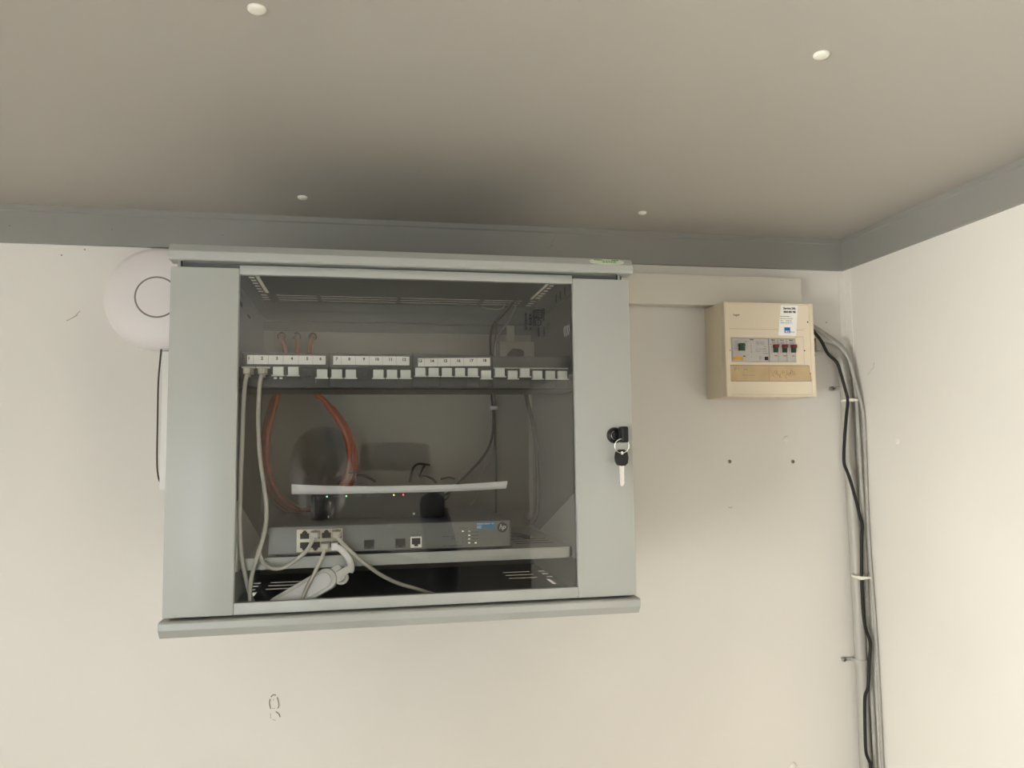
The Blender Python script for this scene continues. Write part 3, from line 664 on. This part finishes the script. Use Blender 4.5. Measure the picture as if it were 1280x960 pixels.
# residual current breaker (four modules)
rb=bx('main_breaker','breaker_grey',fb,884.8,957.2,YF+.5,-60,351.2,394.4,.5)
bx('raised_face','breaker_grey',rb,886.5,956.6,YF-1.6,YF+.6,351.8,393.6,.6)
YB=YF-1.6
tg=prism(nb(),[(896.5,381.8),(899,384),(907,384),(909.5,381.5),(908,378),(908,370.5),(897.6,370.5),(897.6,378)],'y',YB-6,YB,1); obj('toggle',tg,'toggle_green',rb,smooth=True)
bx('test_button','yellow',rb,887.6,905.2,YB-1.2,YB,353.6,359.6,.4,label='yellow test button')
bx('printed_square','black_ink',rb,948,955.2,YB-.15,YB,354,360.4)
obj('maker_name',text_bm('Hager',2.3,924,YB,391.3,bold=.12),'black_ink',rb)
b=nb(); scribble(b,892,898,386,388.5,YB,1,31,.7,.95); scribble(b,910,919,386,389,YB,1,32,.7,.9); scribble(b,910,917,372,382,YB,3,33,.35,.6); scribble(b,932,950,381,388,YB,3,34,.5,.9)
scribble(b,931,944,368,378,YB,4,35,.5,.7); scribble(b,945,955,364,381,YB,4,36,.8,.75); scribble(b,937,944,353.5,361.5,YB,5,37,.45,.8); scribble(b,888,893,374,375.4,YB,1,38,.5,1); box(b,922.4,922.9,YB-.1,YB,369,385); box(b,921.8,923.5,YB-.1,YB,367.5,369.5); box(b,922.4,922.9,YB-.1,YB,358,361)
obj('printed_marks',b,'grey_ink',rb)
bx('red_mark','red_ink',rb,906.5,911,YB-.15,YB,360,362)
mc=[]
for k,x0 in enumerate((957.6,975.3,993.0)):
    m=bx('circuit_breaker','breaker_grey',fb,x0,x0+17.3,YF+.5,-60,351.2,394.4,.4)
    bx('raised_face','breaker_grey',m,x0+.3,x0+17.0,YF-1.6,YF+.6,351.8,393.6,.5)
    obj('toggle',prism(nb(),[(x0+8,378),(x0+17,378) if k<2 else (x0+16.6,378),(x0+16,368.2),(x0+8,368.2)],'y',YB-3.5,YB,.6),'toggle_green',m,smooth=True)
    obj('toggle_cap',prism(nb(),[(x0+7,378),(x0+7.5,382.6),(x0+16.4,382.6),(x0+17,378.5),(x0+16,376.6),(x0+8,376.6)],'y',YB-6.5,YB,.7),'toggle_red',m,smooth=True)
    obj('maker_name',text_bm('Hager',2.2,x0+8.6,YB,391.2,bold=.12),'black_ink',m)
    b=nb(); scribble(b,x0+6,x0+14,384,389,YB,2,40+k,.7,.8); box(b,x0+4.2,x0+4.6,YB-.1,YB,366,384); scribble(b,x0+2,x0+4,382,385,YB,1,50+k,.7,.9); obj('printed_marks',b,'grey_ink',m)
    b=nb(); scribble(b,x0+10,x0+16.4,361.4,363.4,YB,1,44+k,.95,1); obj('red_mark',b,'red_ink',m)
    bx('lower_step','breaker_grey',m,x0+1,x0+16.4,YB-.5,YB,352.2,358,.3)
# handwritten label strip
ls=nb(); prism(ls,[(880.8,344.4),(1035.8,344.9),(1039.4,316.6),(880.4,316.0)],'y',YF-.9,YF); ls=obj('label_strip',ls,'cream_strip',fb,label='yellowed handwritten label strip')
b=nb()
def st(*p): tube(b,[(x,YF-1,z) for x,z in p],.32,4,2)
st((890,340),(890,334)); st((890,340),(893,339),(890,337)); st((897,340),(897,336))
st((906,338),(908,336),(911,338),(914,336)); st((906,330),(906.5,326),(912,327),(918,326),(922,327),(928,326.4))
rd=random.Random(9); x=964
while x<1008:
    z=rd.uniform(322,332); st((x,z+rd.uniform(4,9)),(x+rd.uniform(-1,1.5),z),(x+rd.uniform(1,3),z+rd.uniform(-3,5))); x+=rd.uniform(2.2,4)
obj('handwriting',b,'brown_ink',ls)
bx('strip_divider','brown_ink',ls,955.8,956.2,YF-1,YF-.9,317,344)
b=nb()
for p,q in (((880.8,344.4),(1035.8,344.9)),((1035.8,344.9),(1039.4,316.6)),((1039.4,316.6),(880.4,316.0))): tube(b,[(p[0],YF-.8,p[1]),(q[0],YF-.8,q[1])],.45,4,1)
obj('strip_outline',b,'scuff',ls)
# service sticker
sk=obj('service_sticker',prism(nb(),[(985,457.6),(1020,457.2),(1014.5,399.2),(977.2,400.2)],'y',YF-2.5,YF-2.25) if False else prism(nb(),[(985,455.8),(1019.5,455.6),(1013.2,399.2),(977,400.2)],'y',YF-.9,YF-.61),'label_white',fb,label='white service sticker with phone number')
YK=YF-.9
obj('lettering',text_bm('Service 24h.',4.1,1002.3,YK,449.9,bold=.22,xs=.9,shear=.05),'black_ink',sk)
obj('lettering',text_bm('0848 888 788',3.7,1001.8,YK,443.2,bold=.24,xs=.84,shear=.05),'black_ink',sk)
b=nb(); scribble(b,983,1008,421,437,YK,4,61,.75,.92); obj('small_print',b,'grey_ink',sk)
lg=bx('logo','blue_logo',sk,990,1001.5,YK-.15,YK,404.4,414.8)
obj('lettering',text_bm('EKZ',3.2,995.7,YK-.15,406.9,bold=.2),'label_white',lg)
obj('lettering',text_bm('eltop',2.8,1006.2,YK,406.6),'grey_ink',sk)

# ================================================================== conduit, clamps and cables in the corner
cp=thing('conduit_pipe',(1153,-17,ZF),'grey plastic conduit pipe running down the room corner','pipe')
obj('pipe',tube(nb(),[(1151.5,-17,326),(1151.5,-17,286),(1154,-16,100),(1155.5,-16,0),(1155.5,-16,-300),(1155,-16,-700),(1155,-16,-1598)],10.5,20,4),'pipe_grey',cp,smooth=True)
obj('pipe_end',tube(nb(),[(1151.5,-17,332),(1151.5,-17,318)],11.3,20,1),'pipe_grey',cp,smooth=40)
el=thing('conduit_elbow',(1100,-17,380),'grey conduit elbow bending from the fuse box into the corner pipe','pipe')
obj('elbow',tube(nb(),[(1049,-17,392),(1075,-17,392),(1100,-17,391),(1122,-17,387),(1138,-17,377),(1147,-17,360),(1150.5,-17,340),(1151.5,-17,326)],8.6,18,6),'pipe_grey',el,smooth=True)
obj('collar',tube(nb(),[(1049,-17,392),(1062,-17,392)],10.8,18,1),'pipe_grey',el,smooth=40)
def clamp(label,x,z,sx,r=11.2,m='pipe_grey',h=7):
    t=thing('pipe_clamp',(sx,-2,z),label,'clamp','pipe clamps on the conduit')
    b=nb(); tube(b,[(x-r,-1,z)]+[(x+r*1.04*math.cos(math.radians(a)),-16-r*1.04*math.sin(math.radians(a)),z) for a in range(180,-1,-20)]+[(x+r,-1,z)],1.0,6,1)
    for v in b.verts: v.co.z=z+(v.co.z-z)*h*.5
    obj('saddle',b,m,t,smooth=40); bx('foot_tab',m,t,min(sx-5,x-r),max(sx+5,x-r),-3,-.5,z-h*.5,z+h*.5,.6)
    obj('screw_head',lathe(nb(),(sx,-3,z),[(4.2,0),(4.2,-2.2),(3,-3.4),(.01,-3.6)],seg=14),'screw_grey',t,smooth=True)
    obj('cross_slot',box(nb(),sx-2.5,sx+2.5,-6.9,-6.5,z-.5,z+.5),'hole',t)
clamp('pipe clamp with screw at the upper end of the conduit',1151.5,309,1131)
clamp('pipe clamp with screw near the lower end of the conduit',1155.5,-204,1129)
t=thing('pipe_clamp',(1091,-2,376),'grey pipe clamp with screw beside the fuse box','clamp','pipe clamps on the conduit')
bx('saddle','pipe_grey',t,1086,1096,-28,-.5,380,404,1.5); bx('foot_tab','pipe_grey',t,1086,1097,-4,-.5,366,382,.6)
obj('screw_head',lathe(nb(),(1091.5,-4,373.5),[(5,0),(5,-3),(3.5,-5),(.01,-5.2)],seg=14),'screw_grey',t,smooth=True); obj('cross_slot',box(nb(),1088.5,1094.5,-9.6,-9,373,374),'hole',t)
def cable(path,r,m,label,name='grey_cable'): obj(name,tube(nb(),path,r,10,6),m,smooth=True,loc=path[-1],label=label,cat='cable',group='cables in the room corner')
cable([(1044,-20,446),(1066,-22,440),(1087,-24,426),(1115,-26,408),(1140,-30,387),(1153,-32,363),(1157,-36,330),(1158.5,-38,290),(1159,-38,240),(1159.5,-38,163),(1160.5,-38,72),(1161.5,-36,-20),(1162,-34,-120),(1162,-34,-260),(1162,-34,-420),(1162,-34,-900),(1162,-34,-1598)],3.6,'grey_cable','grey cable arching over the conduit elbow and down the corner')
cable([(1044,-28,436),(1068,-32,430),(1090,-34,416),(1112,-36,400),(1132,-38,384),(1146,-40,360),(1150,-44,332),(1156,-47,300),(1163,-47,270),(1165.4,-47,235),(1165.5,-46,180),(1165.6,-44,100),(1165.4,-44,0),(1164.5,-48,-80),(1165.6,-50,-170),(1165.6,-50,-260),(1164.8,-50,-360),(1165,-50,-500),(1165,-50,-1598)],3.2,'brown_cable' if False else 'grey_cable','thin grey cable lying against the right side wall')
cable([(1044,-48,430),(1060,-48,424),(1072,-46,412),(1085,-46,396),(1098.5,-45,372),(1116,-45,355.5),(1123.3,-45,334),(1130,-45,308),(1135,-45,284),(1130.6,-45,254),(1125.2,-45,216),(1121.5,-45,183),(1121.5,-45,163),(1128,-45,146),(1138,-45,112),(1148.5,-45,67),(1152,-46,49),(1149,-46,23),(1145,-46,-43),(1145,-45,-101),(1148.4,-45,-138),(1156,-45,-164),(1152,-45,-202),(1147.5,-45,-243),(1140,-45,-262),(1137,-45,-315),(1136.5,-45,-357),(1142.7,-45,-376),(1144,-45,-395),(1144,-45,-600),(1146,-45,-1598)],3.0,'black','black cable snaking down over the grey conduit','black_cable')
def tie(label,c,rx,ry,h=5):
    b=nb(); tube(b,[(c[0]+rx*math.cos(2*math.pi*k/24),c[1]+ry*math.sin(2*math.pi*k/24),c[2]) for k in range(25)],1.0,6,1)
    for v in b.verts: v.co.z=c[2]+(v.co.z-c[2])*h*.5
    t=thing('cable_tie',(c[0],c[1],c[2]),label,'cable tie','cable ties on the conduit')
    obj('strap',b,'cap_white',t,smooth=40); bx('tie_head','cap_white',t,c[0]-rx*.75-4,c[0]-rx*.75+4,c[1]-ry-2,c[1]-ry*.5,c[2]-h*.6,c[2]+h*.6,.6)
tie('white cable tie around the conduit and cables just below the upper clamp',(1149,-30,284),12,19,5)
tie('white cable tie holding the black cable midway down the conduit',(1154,-32,-46),15,19,5)

# ================================================================== PERSON behind the camera (mirrored in the glass)
def eval_mesh(o,mods):
    for f in mods: f(o)
    dg=bpy.context.evaluated_depsgraph_get(); dg.update()
    me=bpy.data.meshes.new_from_object(o.evaluated_get(dg)); return me
def skin_mesh(joints,edges):
    """joints: name -> (x,y,z,r) in mm"""
    names=list(joints); me=bpy.data.meshes.new('s'); idx={n:i for i,n in enumerate(names)}
    me.from_pydata([tuple(V(*joints[n][:3])) for n in names],[(idx[a],idx[b]) for a,b in edges],[])
    o=bpy.data.objects.new('s',me); COL.objects.link(o)
    o.modifiers.new('sk','SKIN')
    for i,n in enumerate(names):
        r=joints[n][3]*.001; me.skin_vertices[0].data[i].radius=(r,r); me.skin_vertices[0].data[i].use_root=(i==0)
    s=o.modifiers.new('ss','SUBSURF'); s.levels=2; s.render_levels=2
    m=eval_mesh(o,[]); bpy.data.objects.remove(o); return m
def union(name,meshes,extra,voxel,m,parent,rl,smooth_it=6):
    bm=nb()
    for me in meshes: bm.from_mesh(me)
    for e in extra:
        for v in e.verts: v.co=V(*v.co)
        tmp=bpy.data.meshes.new('x'); e.to_mesh(tmp); e.free(); bm.from_mesh(tmp)
    me=bpy.data.meshes.new(name); bm.to_mesh(me); bm.free()
    o=bpy.data.objects.new(name,me); COL.objects.link(o)
    r=o.modifiers.new('r','REMESH'); r.mode='VOXEL'; r.voxel_size=voxel*.001
    s=o.modifiers.new('s','SMOOTH'); s.iterations=smooth_it; s.factor=.5
    me2=eval_mesh(o,[]); bpy.data.objects.remove(o)
    for v in me2.vertices: v.co-=rl
    for p in me2.polygons: p.use_smooth=True
    me2.materials.clear(); me2.materials.append(MATS[m]); me2.name=name
    o=bpy.data.objects.new(name,me2); COL.objects.link(o); o.parent=parent; return o
def ell(cx,cy,cz,rx,ry,rz):
    bm=nb(); bmesh.ops.create_uvsphere(bm,u_segments=28,v_segments=18,radius=1)
    for v in bm.verts: v.co=(cx+v.co.x*rx,cy+v.co.y*ry,cz+v.co.z*rz)
    return bm
person=thing('person',(120,-1700,ZF),'person in dark shirt holding up a phone, mirrored in the cabinet glass','person'); RL=person.location.copy()
J=dict(pelvis=(120,-1710,-670,115),waist=(120,-1715,-520,112),chest=(120,-1712,-290,125),upper=(120,-1705,-150,95),neck=(121,-1690,-60,52),neck2=(121,-1655,20,50),
 shR=(290,-1695,-160,58),elR=(468,-1480,-170,40),foreR=(430,-1430,0,36),wrR=(405,-1395,105,25),palmR=(396,-1375,165,26),
 shL=(-50,-1705,-160,58),elL=(-125,-1720,-440,42),foreL=(-122,-1680,-560,38),wrL=(-112,-1625,-700,25),palmL=(-105,-1595,-770,26),
 hipR=(205,-1710,-740,88),knR=(215,-1695,-1140,60),anR=(215,-1720,-1520,40),toeR=(225,-1560,-1570,30),
 hipL=(35,-1710,-740,88),knL=(25,-1695,-1140,60),anL=(25,-1720,-1520,40),toeL=(15,-1560,-1570,30))
Eb=[('pelvis','waist'),('waist','chest'),('chest','upper'),('upper','neck'),('neck','neck2'),('upper','shR'),('shR','elR'),('elR','foreR'),('foreR','wrR'),('wrR','palmR'),('upper','shL'),('shL','elL'),('elL','foreL'),('foreL','wrL'),('wrL','palmL'),
 ('pelvis','hipR'),('hipR','knR'),('knR','anR'),('anR','toeR'),('pelvis','hipL'),('hipL','knL'),('knL','anL'),('anL','toeL')]
fing=[]
for k,(z,l) in enumerate(((212,62),(193,78),(174,84),(156,72))):   # fingers wrap over the phone's far face
    fing.append(tube(nb(),[(398,-1375,165+(k-1.5)*-14+4),(397,-1352,z-4),(386,-1344.5,z),(370-l*.35,-1344,z-2),(386-l,-1345,z-6)],[11,10,9,8.6,7.4],10,4))
fing.append(tube(nb(),[(396,-1388,150),(385,-1385,176),(366,-1372,190),(346,-1368.5,196)],[12,11,10,8.5],10,4))
for k,(dx,l) in enumerate(((-16,62),(-5,74),(6,78),(17,64))): fing.append(tube(nb(),[(-105+dx*.3,-1595+dx,-770),(-104+dx*.3,-1590+dx,-815),(-98,-1592+dx,-775-l),(-90,-1598+dx,-792-l)],[11,9.5,9,7.5],10,4))
fing.append(tube(nb(),[(-105,-1580,-745),(-95,-1560,-785),(-88,-1555,-825)],[11,10,8.5],10,4))
hc=(120,-1600,132)
HS=1.1
head=[ell(hc[0],hc[1],hc[2]+22,78,97,98),ell(hc[0],hc[1]+12,hc[2]-50,60,70,68),ell(hc[0],hc[1]+58,hc[2]-92,30,26,24),
 tube(nb(),[(hc[0],hc[1]+90,hc[2]+12),(hc[0],hc[1]+104,hc[2]-16),(hc[0],hc[1]+112,hc[2]-34),(hc[0],hc[1]+88,hc[2]-42)],[9,11,14,12],10,3)]
for s_ in (-1,1): head+= [ell(hc[0]+s_*78,hc[1]-5,hc[2]-6,9,20,32),ell(hc[0]+s_*32,hc[1]+82,hc[2]+20,22,12,9)]
head+=[ell(hc[0],hc[1]+84,hc[2]-64,25,10,5),ell(hc[0],hc[1]+83,hc[2]-73,23,10,5.5)]
for q in head:
    for v in q.verts: v.co=Vector(hc)+(v.co-Vector(hc))*HS
union('body',[skin_mesh(J,Eb)],fing+head,5.5,'shaded_skin',person,RL,5)
for s_ in (-1,1):
    e=obj('eye',ell(hc[0]+s_*34,hc[1]+92,hc[2]+6.6,14,12,12),'breaker_grey',person,smooth=True); obj('iris',ell(hc[0]+s_*34,hc[1]+102.5,hc[2]+6.6,5.5,3,5.5),'hair',e,smooth=True)
hb=ell(hc[0],hc[1]-10,hc[2]+32,85,101,97)
bmesh.ops.bisect_plane(hb,geom=list(hb.verts)+list(hb.edges)+list(hb.faces),plane_co=(0,hc[1]+52,hc[2]+58),plane_no=(0,.72,-.70),clear_outer=True)
for v in hb.verts: v.co=Vector(hc)+(v.co-Vector(hc))*HS
bmesh.ops.holes_fill(hb,edges=[e for e in hb.edges if e.is_boundary]); union('hair',[],[hb],6,'hair',person,RL,4)
def grow(n,g): return (*J[n][:3],J[n][3]+g)
jt={n:grow(n,13) for n in ('waist','chest','upper','shR','shL')}; jt['pelvis']=(120,-1710,-690,134)
jt['sR']=(375,-1600,-165,56); jt['sL']=(-90,-1712,-310,56); jt['eR']=grow('elR',10); jt['fR']=grow('foreR',9); jt['wR']=(409,-1402,88,36); jt['eL']=grow('elL',10); jt['fL']=grow('foreL',9); jt['wL']=(-114,-1632,-680,36)
union('shirt',[skin_mesh(jt,[('chest','upper'),('chest','waist'),('waist','pelvis'),('upper','shR'),('upper','shL'),('shR','sR'),('sR','eR'),('eR','fR'),('fR','wR'),('shL','sL'),('sL','eL'),('eL','fL'),('fL','wL')])],[],9,'shirt',person,RL,3)
jt={n:grow(n,14) for n in ('pelvis','hipR','knR','hipL','knL')}; jt['aR']=(215,-1720,-1500,58); jt['aL']=(25,-1720,-1500,58)
union('trousers',[skin_mesh(jt,[('pelvis','hipR'),('hipR','knR'),('knR','aR'),('pelvis','hipL'),('hipL','knL'),('knL','aL')])],[],10,'trousers',person,RL,3)
for x,dx in ((215,8),(25,-8)):
    union('shoe',[],[ell(x+dx*.6,-1625,-1568,50,135,32),ell(x,-1715,-1545,44,52,50),box(nb(),x-46+dx*.6,x+46+dx*.6,-1750,-1515,-1600,-1572)],8,'shoe',person,RL,5)
ph=thing('phone',(298,-1357,150),'dark phone held sideways by the person mirrored in the glass','phone')
obj('phone_body',prism(nb(),rrect(228,376,149.5,221.5,10,5),'y',-1363,-1355,1.2),'black',ph,smooth=True)
obj('screen',prism(nb(),rrect(231,373,152.5,218.5,8,5),'y',-1363.3,-1363),'black_gloss',ph)
obj('camera_bump',prism(nb(),rrect(232,262,186,217,6,4),'y',-1355,-1353.6,.4),'black_gloss',ph,smooth=True)
